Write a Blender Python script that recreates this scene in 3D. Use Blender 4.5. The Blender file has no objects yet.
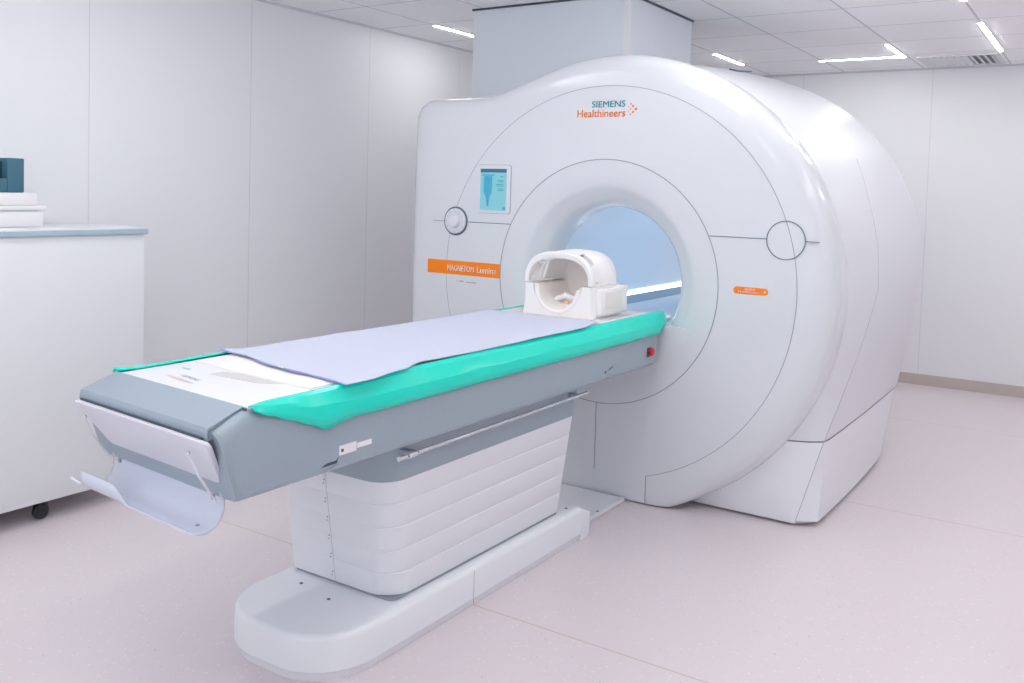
import bpy, bmesh, math, random
from mathutils import Vector, Matrix, noise

PI = math.pi
S = bpy.context.scene
C = S.collection

# ------------------------------------------------------------ camera
YAW, PIT, ROL = .583271, .050981, .028521
F, CX, CY = 918.464, 509.96, 239.145
fw = Vector((-math.sin(YAW)*math.cos(PIT), math.cos(YAW)*math.cos(PIT), -math.sin(PIT)))
rt = fw.cross(Vector((0, 0, 1))).normalized()
up = rt.cross(fw)
rt, up = rt*math.cos(ROL)+up*math.sin(ROL), up*math.cos(ROL)-rt*math.sin(ROL)
cd = bpy.data.cameras.new('camera')
cam = bpy.data.objects.new('camera', cd)
C.objects.link(cam)
cam.matrix_world = Matrix(((rt.x, up.x, -fw.x, 1.98219), (rt.y, up.y, -fw.y, -3.78319), (rt.z, up.z, -fw.z, 1.40198), (0, 0, 0, 1)))
cd.sensor_fit = 'HORIZONTAL'
cd.sensor_width = 36
cd.lens = F*36/1024
cd.shift_x = (512-CX)/1024
cd.shift_y = -(341.5-CY)/1024
cd.clip_start = .02
S.camera = cam

# ------------------------------------------------------------ world, light, exposure
w = bpy.data.worlds.new('world')
S.world = w
w.use_nodes = True
w.node_tree.nodes['Background'].inputs[0].default_value = (.86, .93, 1, 1)
w.node_tree.nodes['Background'].inputs[1].default_value = 1.0
S.view_settings.view_transform = 'Standard'
S.view_settings.look = 'None'
S.view_settings.gamma = 1
S.view_settings.use_curve_mapping = False
S.view_settings.exposure = 0.38
LAMP = 42.0          # strength of the ceiling light diffusers
S.cycles.max_bounces = 10
S.cycles.diffuse_bounces = 8
S.cycles.sample_clamp_indirect = 4

CEIL = 2.445
XL, XR, YB, YF = -2.1, 3.3, 3.9, -5.2


def area(name, loc, size, power, rot=(0, 0, 0), col=(1, 1, 1)):
    l = bpy.data.lights.new(name, 'AREA')
    l.shape = 'RECTANGLE'
    l.size, l.size_y = size
    l.energy = power
    l.color = col
    o = bpy.data.objects.new(name, l)
    C.objects.link(o)
    o.location = loc
    o.rotation_euler = rot
    return o


# soft fill added behind the camera at an unseen window, tilted upwards
area('added_fill_light', (1.0, YF+.12, 1.35), (3.6, 1.9), 8, (PI/2+.5, 0, 0), (.93, .97, 1))


# ------------------------------------------------------------ materials
def srgb(r, g, b):
    f = lambda c: ((c/255+.055)/1.055)**2.4 if c > 10 else c/255/12.92
    return (f(r), f(g), f(b), 1)


def mat(name, col, rough=.5, spec=.5, metal=0, coat=0, bump=0, bscale=60, emit=0, trans=0, var=0):
    m = bpy.data.materials.new(name)
    m.use_nodes = True
    nt = m.node_tree
    b = nt.nodes['Principled BSDF']
    b.inputs['Base Color'].default_value = col
    b.inputs['Roughness'].default_value = rough
    b.inputs['Specular IOR Level'].default_value = spec
    b.inputs['Metallic'].default_value = metal
    b.inputs['Coat Weight'].default_value = coat
    b.inputs['Coat Roughness'].default_value = .08
    if trans:
        b.inputs['Transmission Weight'].default_value = trans
    if emit:
        b.inputs['Emission Color'].default_value = col
        b.inputs['Emission Strength'].default_value = emit
    tc = nt.nodes.new('ShaderNodeTexCoord')
    n = nt.nodes.new('ShaderNodeTexNoise')
    n.inputs['Scale'].default_value = bscale
    nt.links.new(tc.outputs['Object'], n.inputs['Vector'])
    if bump:
        bp = nt.nodes.new('ShaderNodeBump')
        bp.inputs['Strength'].default_value = bump
        bp.inputs['Distance'].default_value = .005
        nt.links.new(n.outputs['Fac'], bp.inputs['Height'])
        nt.links.new(bp.outputs['Normal'], b.inputs['Normal'])
    if var:
        mx = nt.nodes.new('ShaderNodeMix')
        mx.data_type = 'RGBA'
        mx.inputs[6].default_value = col
        mx.inputs[7].default_value = tuple(c*(1-var) for c in col[:3])+(1,)
        nt.links.new(n.outputs['Fac'], mx.inputs[0])
        nt.links.new(mx.outputs[2], b.inputs['Base Color'])
    return m


def lines_mat(name, col, line, sets, rough=.5, speck=None, width=.003, bump=0):
    """a plain surface crossed by thin joint lines; sets = [(axis, offset, pitch)]"""
    m = mat(name, col, rough)
    nt = m.node_tree
    b = nt.nodes['Principled BSDF']
    geo = nt.nodes.new('ShaderNodeNewGeometry')
    sep = nt.nodes.new('ShaderNodeSeparateXYZ')
    nt.links.new(geo.outputs['Position'], sep.inputs[0])
    fac = None

    def mth(op, a, bv=None):
        n = nt.nodes.new('ShaderNodeMath')
        n.operation = op
        for k, v in enumerate((a, bv)):
            if v is None:
                continue
            if isinstance(v, (int, float)):
                n.inputs[k].default_value = v
            else:
                nt.links.new(v, n.inputs[k])
        return n.outputs[0]
    for ax, off, pitch in sets:
        v = mth('SUBTRACT', sep.outputs[ax], off-pitch/2)
        v = mth('FLOORED_MODULO', v, pitch)
        v = mth('SUBTRACT', v, pitch/2)
        v = mth('ABSOLUTE', v)
        v = mth('LESS_THAN', v, width)
        fac = v if fac is None else mth('MAXIMUM', fac, v)
    base = None
    if speck:
        cur = col
        for k, (scol, sc, th) in enumerate(speck):
            vo = nt.nodes.new('ShaderNodeTexVoronoi')
            vo.inputs['Scale'].default_value = sc
            vo.inputs['Randomness'].default_value = 1
            nt.links.new(geo.outputs['Position'], vo.inputs['Vector'])
            lt = mth('LESS_THAN', vo.outputs['Distance'], th)
            mx = nt.nodes.new('ShaderNodeMix')
            mx.data_type = 'RGBA'
            nt.links.new(lt, mx.inputs[0])
            if base is None:
                mx.inputs[6].default_value = cur
            else:
                nt.links.new(base, mx.inputs[6])
            mx.inputs[7].default_value = scol
            base = mx.outputs[2]
    mx = nt.nodes.new('ShaderNodeMix')
    mx.data_type = 'RGBA'
    nt.links.new(fac, mx.inputs[0])
    if base is None:
        mx.inputs[6].default_value = col
    else:
        nt.links.new(base, mx.inputs[6])
    mx.inputs[7].default_value = line
    nt.links.new(mx.outputs[2], b.inputs['Base Color'])
    return m


M = {}
M['wall'] = lines_mat('wall_panel', (.84, .845, .86, 1), (.70, .70, .73, 1), [(1, -.273, .97)], .45, width=.0025)
M['wall_b'] = lines_mat('wall_panel_back', (.86, .865, .88, 1), (.76, .76, .79, 1), [(0, .75, .98)], .45, width=.003)
M['wall_p'] = mat('wall_plain', (.87, .87, .885, 1), .5)
M['ceil'] = lines_mat('ceiling_tile', (.95, .955, .97, 1), (.62, .63, .66, 1), [(0, .683, .592), (1, .2, .592)], .7, width=.006)
M['floor'] = lines_mat('floor_vinyl', (.73, .655, .68, 1), (.62, .50, .45, 1), [(1, .645, 1.93)], .32, width=.0035,
                       speck=[((.69, .61, .635, 1), 60, .15), ((.80, .73, .75, 1), 38, .17), ((.52, .45, .48, 1), 20, .055)])
M['white'] = mat('white_gloss_plastic', (.715, .735, .77, 1), .22, .5, coat=.2)
M['bodyw'] = mat('white_satin_plastic', (.74, .75, .785, 1), .42, .5)
M['baser'] = mat('white_base_plastic', (.82, .835, .865, 1), .3)
M['ped'] = mat('pedestal_white', (.82, .83, .865, 1), .4)
M['seam'] = mat('seam_grey', (.30, .32, .36, 1), .6)
M['seaml'] = mat('seam_light', (.50, .50, .52, 1), .6)
M['seamd'] = mat('seam_dark', (.10, .15, .20, 1), .5)
M['bore'] = mat('bore_lining', (.79, .87, .95, 1), .55, .25)  # blue tint in the colour stands in for the bluish bore light
M['glow'] = mat('bore_light', (.9, .96, 1, 1), .5, emit=4.6)
M['ledge'] = mat('bore_ledge_blue', (.42, .52, .64, 1), .8, .1)
M['bfloor'] = mat('bore_floor_blue', (.62, .69, .77, 1), .8, .15)
M['glow2'] = mat('bore_side_light', (.62, .76, .90, 1), .5)
M['grey'] = mat('blue_grey_plastic', (.335, .400, .455, 1), .36, var=.04)
M['greyl'] = mat('light_blue_grey_plastic', (.31, .38, .445, 1), .33)
M['deck'] = mat('deck_white', (.74, .75, .785, 1), .35)
M['pad'] = mat('pad_cream', (.82, .80, .79, 1), .6)
M['recess'] = mat('recess_beige', (.60, .58, .58, 1), .6)
M['green'] = mat('green_vinyl', (.0, .76, .60, 1), .18, .5, bump=.12, bscale=9)
M['sheet'] = mat('sheet_paper', (.58, .615, .735, 1), .7, .2, bump=.25, bscale=14)
M['hem'] = mat('sheet_hem', (.24, .28, .62, 1), .7)
M['coil'] = mat('coil_cream', (.93, .905, .89, 1), .35)
M['coil2'] = mat('coil_inner', (.88, .83, .79, 1), .45)
M['orange'] = mat('orange_print', (1.0, .24, .0, 1), .4)
M['orangel'] = mat('orange_print_pale', (.95, .50, .40, 1), .4)
M['teal'] = mat('teal_print', (.0, .33, .38, 1), .4)
M['orangep'] = mat('orange_print_faded', (.90, .52, .44, 1), .4)
M['teall'] = mat('teal_print_pale', (.22, .50, .58, 1), .4)
M['ink'] = mat('white_print', (.92, .92, .92, 1), .4)
M['dark'] = mat('dark_print', (.05, .07, .09, 1), .4)
M['greyink'] = mat('grey_print', (.42, .40, .42, 1), .4)
M['black'] = mat('black_rubber', (.02, .025, .03, 1), .35)
M['red'] = mat('red_button', (.55, .01, .02, 1), .3)
M['metal'] = mat('brushed_metal', (.75, .77, .80, 1), .25, metal=.7)
M['flap'] = mat('flap_white', (.72, .72, .78, 1), .4)
M['acryl'] = mat('tray_plastic', (.62, .65, .75, 1), .25)
M['duct'] = mat('duct_panel', (.74, .78, .83, 1), .5)
M['ductc'] = mat('duct_corner', (.80, .80, .81, 1), .5)
M['led'] = mat('led_diffuser', (1, 1, 1, 1), .5, emit=LAMP)
M['alu'] = mat('white_aluminium', (.75, .76, .78, 1), .4)
M['skirt'] = mat('beige_skirting', (.56, .50, .45, 1), .45, bump=.1)
M['wtrim'] = mat('wall_trim', (.66, .66, .69, 1), .6)
M['cab'] = mat('cabinet_white', (.80, .805, .82, 1), .4)
M['top'] = mat('worktop', (.78, .80, .84, 1), .3)
M['edge'] = mat('worktop_edge', (.42, .53, .60, 1), .4)
M['case'] = mat('case_white', (.84, .82, .83, 1), .45)
M['foam'] = mat('teal_block', (.045, .14, .20, 1), .5)
M['foamd'] = mat('teal_block_shade', (.015, .06, .10, 1), .6)  # darker copy of the teal, for the shade inside the block
M['scr'] = mat('screen_cyan', (.20, .50, .58, 1), .3, emit=.18)
M['scr2'] = mat('screen_blue', (.05, .34, .50, 1), .3, emit=.18)
M['scr3'] = mat('screen_dark', (.04, .13, .20, 1), .3, emit=.2)


# ------------------------------------------------------------ helpers
def tag(o, label=None, cat=None, group=None, kind=None):
    if label: o['label'] = label
    if cat: o['category'] = cat
    if group: o['group'] = group
    if kind: o['kind'] = kind
    return o


def empty(name, loc=(0, 0, 0)):
    o = bpy.data.objects.new(name, None)
    o.empty_display_size = .1
    o.location = loc
    C.objects.link(o)
    return o


class MB:
    def __init__(s):
        s.bm = bmesh.new()

    def box(s, x0, x1, y0, y1, z0, z1, bev=0, seg=2):
        t = bmesh.new()
        bmesh.ops.create_cube(t, size=1)
        for v in t.verts:
            v.co = Vector((x0+(v.co.x+.5)*(x1-x0), y0+(v.co.y+.5)*(y1-y0), z0+(v.co.z+.5)*(z1-z0)))
        if bev:
            bmesh.ops.bevel(t, geom=list(t.edges), offset=bev, segments=seg, profile=.5, affect='EDGES')
        return s.join(t)

    def join(s, t):
        mp = {v: s.bm.verts.new(v.co) for v in t.verts}
        for f in t.faces:
            try:
                s.bm.faces.new([mp[v] for v in f.verts])
            except ValueError:
                pass
        t.free()
        return s

    def loft(s, rings, closed=True, cap0=False, cap1=False):
        rs = [[s.bm.verts.new(p) for p in r] for r in rings]
        n = len(rs[0])
        for a, b in zip(rs, rs[1:]):
            for i in range(n if closed else n-1):
                j = (i+1) % n
                s.bm.faces.new((a[i], a[j], b[j], b[i]))
        if cap0: s.bm.faces.new(list(reversed(rs[0])))
        if cap1: s.bm.faces.new(rs[-1])
        return s

    def prism(s, poly, axis, a, b, bev=0, seg=2):
        """poly of 2-D points in the other two axes, in order"""
        t = bmesh.new()

        def P(p, c):
            l = list(p)
            l.insert(axis, c)
            return Vector(l)
        A = [t.verts.new(P(p, a)) for p in poly]
        B = [t.verts.new(P(p, b)) for p in poly]
        n = len(poly)
        t.faces.new(A)
        t.faces.new(list(reversed(B)))
        for i in range(n):
            t.faces.new((A[i], B[i], B[(i+1) % n], A[(i+1) % n]))
        bmesh.ops.recalc_face_normals(t, faces=t.faces)
        if bev:
            bmesh.ops.bevel(t, geom=list(t.edges), offset=bev, segments=seg, profile=.5, affect='EDGES')
        return s.join(t)

    def tube(s, pts, r, n=10, cap=True):
        pts = [Vector(p) for p in pts]
        rings = []
        ref = None
        for i, p in enumerate(pts):
            d = (pts[min(i+1, len(pts)-1)]-pts[max(i-1, 0)]).normalized()
            if ref is None:
                ref = d.orthogonal().normalized()
            else:
                ref = (ref-d*ref.dot(d)).normalized()
            u = d.cross(ref)
            rr = r[i] if isinstance(r, (list, tuple)) else r
            rings.append([p+(ref*math.cos(2*PI*k/n)+u*math.sin(2*PI*k/n))*rr for k in range(n)])
        return s.loft(rings, True, cap, cap)

    def lathe(s, prof, c, axis=1, n=48, cap0=False, cap1=False):
        """prof (radius, along-axis)"""
        rings = []
        for r, a in prof:
            ring = []
            for k in range(n):
                t = 2*PI*k/n
                if axis == 1:
                    ring.append((c[0]+r*math.cos(t), c[1]+a, c[2]+r*math.sin(t)))
                else:
                    ring.append((c[0]+r*math.cos(t), c[1]+r*math.sin(t), c[2]+a))
            rings.append(ring)
        return s.loft(rings, True, cap0, cap1)

    def build(s, name, m, parent=None, smooth=True, angle=35, sub=0):
        bm = s.bm
        bmesh.ops.recalc_face_normals(bm, faces=bm.faces)
        me = bpy.data.meshes.new(name)
        bm.to_mesh(me)
        bm.free()
        me.materials.append(m)
        o = bpy.data.objects.new(name, me)
        C.objects.link(o)
        if smooth:
            for p in me.polygons:
                p.use_smooth = True
            me.set_sharp_from_angle(angle=math.radians(angle))
        if parent:
            o.parent = parent
            o.location = -Vector(parent.location) if parent.type == 'EMPTY' else (0, 0, 0)
        if sub:
            md = o.modifiers.new('sub', 'SUBSURF')
            md.levels = md.render_levels = sub
        return o


def text(name, body, m, parent, loc, width, rot=(PI/2, 0, 0), bold=0., height=None, depth=.0006):
    """lettering as a thin mesh; loc = left end of its baseline"""
    cu = bpy.data.curves.new(name, 'FONT')
    cu.body = body
    cu.size = 1
    cu.offset = 0
    cu.resolution_u = 3
    t = bpy.data.objects.new(name, cu)
    C.objects.link(t)
    dg = bpy.context.evaluated_depsgraph_get()
    me = bpy.data.meshes.new_from_object(t.evaluated_get(dg))
    bpy.data.objects.remove(t)
    if bold > 0:        # a heavier weight: the same letters laid over themselves, a hair apart
        t_ = bmesh.new()
        t_.from_mesh(me)
        ge = list(t_.verts)+list(t_.edges)+list(t_.faces)
        for dx, dy in ((.035, .02),):
            r_ = bmesh.ops.duplicate(t_, geom=ge)
            bmesh.ops.translate(t_, verts=[e for e in r_['geom'] if isinstance(e, bmesh.types.BMVert)], vec=(dx, dy, 0))
        t_.to_mesh(me)
        t_.free()
    xs = [v.co.x for v in me.vertices]
    ys = [v.co.y for v in me.vertices]
    x0, x1, y0, y1 = min(xs), max(xs), min(ys), max(ys)
    k = width/(x1-x0)
    ky = k if height is None else height/(y1-y0)
    R = Matrix.Translation(loc) @ __import__('mathutils').Euler(rot).to_matrix().to_4x4()
    for v in me.vertices:
        v.co = R @ Vector(((v.co.x-x0)*k, (v.co.y if height is None else v.co.y-y0)*ky, v.co.z))
    me.materials.clear()
    me.materials.append(m)
    o = bpy.data.objects.new(name, me)
    C.objects.link(o)
    if parent:
        o.parent = parent
        if parent.type == 'EMPTY':
            o.location = -Vector(parent.location)
    return o


def rrect(x0, x1, y0, y1, r, n=8):
    """rounded rectangle outline; r = one radius or four (x0y0, x1y0, x1y1, x0y1)"""
    rs = r if isinstance(r, (list, tuple)) else (r,)*4
    pts = []
    for (cx, cy, a, q) in ((x0, y0, PI, rs[0]), (x1, y0, 1.5*PI, rs[1]), (x1, y1, 0, rs[2]), (x0, y1, .5*PI, rs[3])):
        sx = 1 if cx == x0 else -1
        sy = 1 if cy == y0 else -1
        for k in range(n+1):
            t = a+k/n*PI/2
            pts.append((cx+sx*q+q*math.cos(t), cy+sy*q+q*math.sin(t)))
    return pts


def interp(tab, x):
    if x <= tab[0][0]: return tab[0][1]
    for (a, va), (b, vb) in zip(tab, tab[1:]):
        if x <= b:
            t = (x-a)/(b-a)
            t = t*t*(3-2*t)
            return va+(vb-va)*t
    return tab[-1][1]


# ------------------------------------------------------------ room
def struct(name, mb, m, **k):
    return tag(mb.build(name, m, smooth=False, **k), kind='structure')


struct('floor', MB().box(XL-.1, XR+.1, YF-.1, YB+.1, -.1, 0), M['floor'])
struct('ceiling', MB().box(XL-.1, XR+.1, YF-.1, YB+.1, CEIL, CEIL+.1), M['ceil'])
struct('wall_left', MB().box(XL-.1, XL, YF-.1, YB+.1, 0, CEIL), M['wall'])
struct('wall_back', MB().box(XL, XR, YB, YB+.1, 0, CEIL), M['wall_b'])
struct('wall_right', MB().box(XR, XR+.1, YF-.1, YB+.1, 0, CEIL), M['wall'])
b = MB()
b.box(XL, -.9, YF-.1, YF, 0, CEIL).box(2.9, XR, YF-.1, YF, 0, CEIL)
b.box(-.9, 2.9, YF-.1, YF, 0, .35).box(-.9, 2.9, YF-.1, YF, 2.35, CEIL)
struct('wall_front', b, M['wall_p'])
b = MB()
for x in (-.9, .97, 2.84):
    b.box(x, x+.06, YF-.06, YF, .35, 2.35)
b.box(-.9, 2.9, YF-.06, YF, .35, .41).box(-.9, 2.9, YF-.06, YF, 2.29, 2.35)
struct('added_window_1', b, M['alu'])  # unseen window, added to this wall for soft fill light
for nm, bb in (('baseboard_back', (XL, XR, YB-.012, YB, 0, .083)), ('baseboard_left', (XL, XL+.012, YF, YB-.012, 0, .083)),
               ('baseboard_right', (XR-.012, XR, YF, YB-.012, 0, .083))):
    struct(nm, MB().box(*bb), M['skirt'])
struct('trim_1', MB().box(XL+.0, XR, YB-.014, YB, CEIL-.014, CEIL), M['wtrim'])
struct('trim_2', MB().box(XL, XL+.012, YF, YB-.014, CEIL-.012, CEIL), M['wtrim'])


# ------------------------------------------------------------ ceiling lights
def led(label, segs):
    x, y = segs[0][0], segs[0][1]
    root = empty('ceiling_light', (x, y, CEIL))
    tag(root, label, 'ceiling light', 'thin light lines in the ceiling')
    h, d = MB(), MB()
    for (xa, ya, xb, yb) in segs:
        x0, x1, y0, y1 = min(xa, xb), max(xa, xb), min(ya, yb), max(ya, yb)
        h.box(x0-.018, x1+.018, y0-.018, y1+.018, CEIL-.006, CEIL-.0005)
        d.box(x0-.012, x1+.012, y0-.012, y1+.012, CEIL-.0085, CEIL-.0055)
    h.build('housing', M['alu'], root, False)
    d.build('diffuser', M['led'], root, False)


led('L-shaped light line beside the air vent', [(.09, 3.21, .66, 3.21), (.66, 2.67, .66, 3.21)])
led('straight light line running up to the right end of the air vent', [(1.275, 2.08, 1.275, 3.17)])
led('light line of which only the tip shows at the top right edge of the photo', [(1.275, .3, 1.275, 1.40)])
led('light line by the left wall, cut off by the grey duct', [(-1.675, .84, -1.675, 1.40)])
led('light line whose tip just shows over the top of the scanner', [(-.50, 2.60, -.50, 3.17)])
led('light line over the patient table, added out of frame', [(.683, -.9, .683, .25), (.09, -.9, .683, -.9)])  # unseen, like the lines below it: added to light the room
led('light line over the left part of the room, added out of frame', [(-1.09, -2.4, -1.09, -1.0), (-1.09, -1.0, -.5, -1.0)])
led('light line near the camera, added out of frame', [(.68, -3.6, .68, -2.2), (.68, -2.2, 1.275, -2.2)])
led('light line at the rear left of the room, added out of frame', [(-1.09, -4.6, -1.09, -3.2)])
led('light line over the foot end of the table, added out of frame', [(.09, -3.4, .09, -2.6), (-.5, -2.6, .09, -2.6)])  # unseen, added to brighten the near end of the table
led('light line by the right wall, added out of frame', [(2.46, -1.6, 2.46, .2), (1.86, .2, 2.46, .2)])
led('light line in the far right corner, added out of frame', [(2.46, 1.6, 2.46, 3.0)])

# air vent
root = empty('air_vent', (.98, 3.5, CEIL))
tag(root, 'white ceiling air vent grille with slanted slats by the back wall', 'air vent')
VX0, VX1, VY0, VY1 = .73, 1.25, 3.27, 3.78
b = MB()
b.box(VX0, VX1, VY0, VY0+.03, CEIL-.012, CEIL-.0005).box(VX0, VX1, VY1-.03, VY1, CEIL-.012, CEIL-.0005)
b.box(VX0, VX0+.03, VY0+.03, VY1-.03, CEIL-.012, CEIL-.0005).box(VX1-.03, VX1, VY0+.03, VY1-.03, CEIL-.012, CEIL-.0005)
b.build('frame', M['alu'], root, False)
MB().box(VX0+.03, VX1-.03, VY0+.03, VY1-.03, CEIL-.003, CEIL-.0005).build('backing', M['seam'], root, False)
n = 11
for k in range(n):
    x = VX0+.045+k*(VX1-VX0-.09)/(n-1)
    s = -1 if k < 7 else 1
    t = MB()
    t.prism([(x-.012*s-.001, CEIL-.004), (x-.012*s+.002, CEIL-.004), (x+.014*s+.002, CEIL-.018), (x+.014*s-.001, CEIL-.018)], 1, VY0+.03, VY1-.03)
    t.build('slat', M['alu'], root, False)


# ------------------------------------------------------------ scanner
N = 160
BZ = 1.0  # bore centre height


def sd_circle(x, z, R):
    return math.hypot(x, z-BZ)-R


def sd_rbox(x, z, x0, x1, z0, z1, r):
    cx, cz = (x0+x1)/2, (z0+z1)/2
    qx, qz = abs(x-cx)-(x1-x0)/2+r, abs(z-cz)-(z1-z0)/2+r
    return math.hypot(max(qx, 0), max(qz, 0))+min(max(qx, qz), 0)-r


def smin(a, b, k):
    h = max(k-abs(a-b), 0)/k
    return min(a, b)-h*h*k/4


def smax(a, b, k):
    return -smin(-a, -b, k)


def radius(th, f):
    dx, dz = math.cos(th), math.sin(th)
    lo, hi = .2, 2.0
    for _ in range(40):
        m = (lo+hi)/2
        if f(dx*m, BZ+dz*m) < 0: lo = m
        else: hi = m
    return lo


def f_cover(R, sx=1.195, top=1.885):
    def f(x, z):
        d = sd_circle(x, z, R)
        d = smin(d, sd_rbox(x, z, -sx, -.2, .35, top, .11), .14)
        return smax(d, -(z-.006), .004)
    return f


def f_body(R, k=1.0, sh=1.0):
    def f(x, z):
        zz = max(0, min(1, z))
        xs = (.975+.15*math.sin(PI/2*min(1, zz/.95)))*k
        d = sd_circle(x, z, R)
        if z < BZ:
            d = min(d, abs(x)-min(xs, R) if z > .6 else abs(x)-xs)
        if sh > 0:
            d = smin(d, sd_rbox(x, z, -1.07*sh, -.2, .95, 1.845*(.55+.45*sh), .13), .16)
        return smax(d, -(z-.012), .004)
    return f


th = [2*PI*k/N+PI/2 for k in range(N)]
OC = [radius(t, f_cover(1.058)) for t in th]
scan = empty('mri_scanner', (0, .75, 0))
tag(scan, 'big white ring-shaped scanner with round bore, orange label and small screen', 'scanner')


def pol(t, r, y):
    return (r*math.cos(t), y, BZ+r*math.sin(t))


def flat(t, r):
    # the foot of the front stays flat down to the floor between the two lower seams
    x, z = abs(r*math.cos(t)), BZ+r*math.sin(t)
    if z > .3: return 1
    return .04+.96*min(1, max(0, (x-.27)/.25))**2


# front cover: inner seam to rounded rim
rings = [[pol(t, .5675, .012) for t in th], [pol(t, .5675, 0) for t in th]]
RS = [min(.9035, OC[k]-.004) for k in range(N)]
for q in (.25, .5, .75, .98, 1.0):
    rings.append([pol(t, .5675+(RS[k]-.5675)*q, 0) for k, t in enumerate(th)])
for s_, y in ((.25, .002), (.45, .006), (.62, .013), (.76, .024), (.87, .041), (.94, .062), (.98, .085), (1.0, .115), (1.0, .16), (.99, .20)):
    rings.append([pol(t, RS[k]+(OC[k]-RS[k])*s_, y*flat(t, RS[k]+(OC[k]-RS[k])*s_)) for k, t in enumerate(th)])
MB().loft(rings).build('front_cover', M['white'], scan, angle=60)

# bore funnel and lining
prof = [(.5655, .012), (.5655, -.0), (.54, .0015), (.505, .005), (.47, .011), (.448, .017), (.436, .023), (.424, .033), (.402, .050), (.378, .068), (.358, .092), (.349, .125), (.347, .17), (.347, .22)]
MB().lathe(prof, (0, 0, BZ), n=128).build('bore_funnel', M['white'], scan, angle=60)
MB().lathe([(.347, .22), (.35, .6), (.35, 1.0), (.35, 1.6), (.352, 1.78), (.372, 1.86), (.42, 1.90), (.5, 1.91), (.62, 1.90), (.74, 1.86), (.80, 1.78)], (0, 0, BZ), n=128).build('bore_lining', M['bore'], scan, angle=50)


def bore_strip(name, a0, a1, r, m, y0=.3, y1=1.66):
    P0 = []
    for y in (y0, y1):
        ring = []
        for k in range(5):
            a = a0+(a1-a0)*k/4
            ring.append((r*math.cos(a), y, BZ+r*math.sin(a)))
        for k in range(5):
            a = a1+(a0-a1)*k/4
            ring.append(((r+.01)*math.cos(a), y, BZ+(r+.01)*math.sin(a)))
        P0.append(ring)
    return MB().loft(P0, True, True, True).build(name, m, scan, angle=40)


A = math.radians
bore_strip('bore_light', A(203.8), A(207.6), .3455, M['glow'], .3, 1.75)
bore_strip('bore_light', A(336.2), A(332.4), .3455, M['glow'], .3, 1.75)
bore_strip('bore_ledge', A(207.8), A(215.6), .3445, M['ledge'], .3, 1.75)
bore_strip('bore_ledge', A(332.2), A(324.4), .3445, M['ledge'], .3, 1.75)
# flat floor of the bore that the table top runs on
b = MB()
SH = .826      # shelf height at the mouth
SH2 = .795     # floor height inside


def seg(R, y, sh=SH):
    h = BZ-sh
    a = math.asin(h/R)
    return [(R*math.cos(PI+a+(PI-2*a)*k/24), y, BZ+R*math.sin(PI+a+(PI-2*a)*k/24)) for k in range(25)]


b.loft([seg(.486, .0085), seg(.470, .0105), seg(.44, .0215), seg(.40, .052), seg(.352, .13), seg(.349, .24)], True, True, True)
b.build('bore_shelf', M['white'], scan, angle=30)
MB().loft([seg(.349, .24, SH2), seg(.352, 1.78, SH2)], True, True, True).build('bore_floor', M['bfloor'], scan, angle=30)

# body
XS = [(0, .975), (.2, .978), (.37, .99), (.5, 1.012), (.75, 1.06), (1.0, 1.087)]


def lin(tab, x):
    if x <= tab[0][0]: return tab[0][1]
    for (a, va), (b_, vb) in zip(tab, tab[1:]):
        if x <= b_: return va+(vb-va)*(x-a)/(b_-a)
    return tab[-1][1]


def f_out(shx=1.0, d=0.0):
    def f(x, z):
        r = math.hypot(x, z-BZ)
        s_ = max(0, (z-BZ)/max(r, .01))
        v = r-(1.087+.046*s_*s_-d)
        if z < BZ:
            v = abs(x)-(lin(XS, max(0, z))-d)
        if shx > 0:
            v = smin(v, sd_rbox(x, z, -1.17*shx, -.2, .40, 1.87*(.5+.5*shx), .13), .14)
        return smax(v, -(z-.012), .004)
    return f


YC = [(0, .155), (.37, .21), (.77, .48), (.96, .63), (1.14, .66), (1.35, .69), (1.46, .73), (1.66, .90), (1.83, 1.18), (1.95, 1.32), (2.05, 1.38), (2.2, 1.4)]
YEND = [(0, 1.60), (.37, 1.90), (.6, 1.95), (2.2, 1.93)]
XCR = [(0, .888), (.37, .984), (.5, 1.012), (.51, 9)]
DY = [(0, .045), (.37, .07), (.7, .03), (2, .02)]


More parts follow.
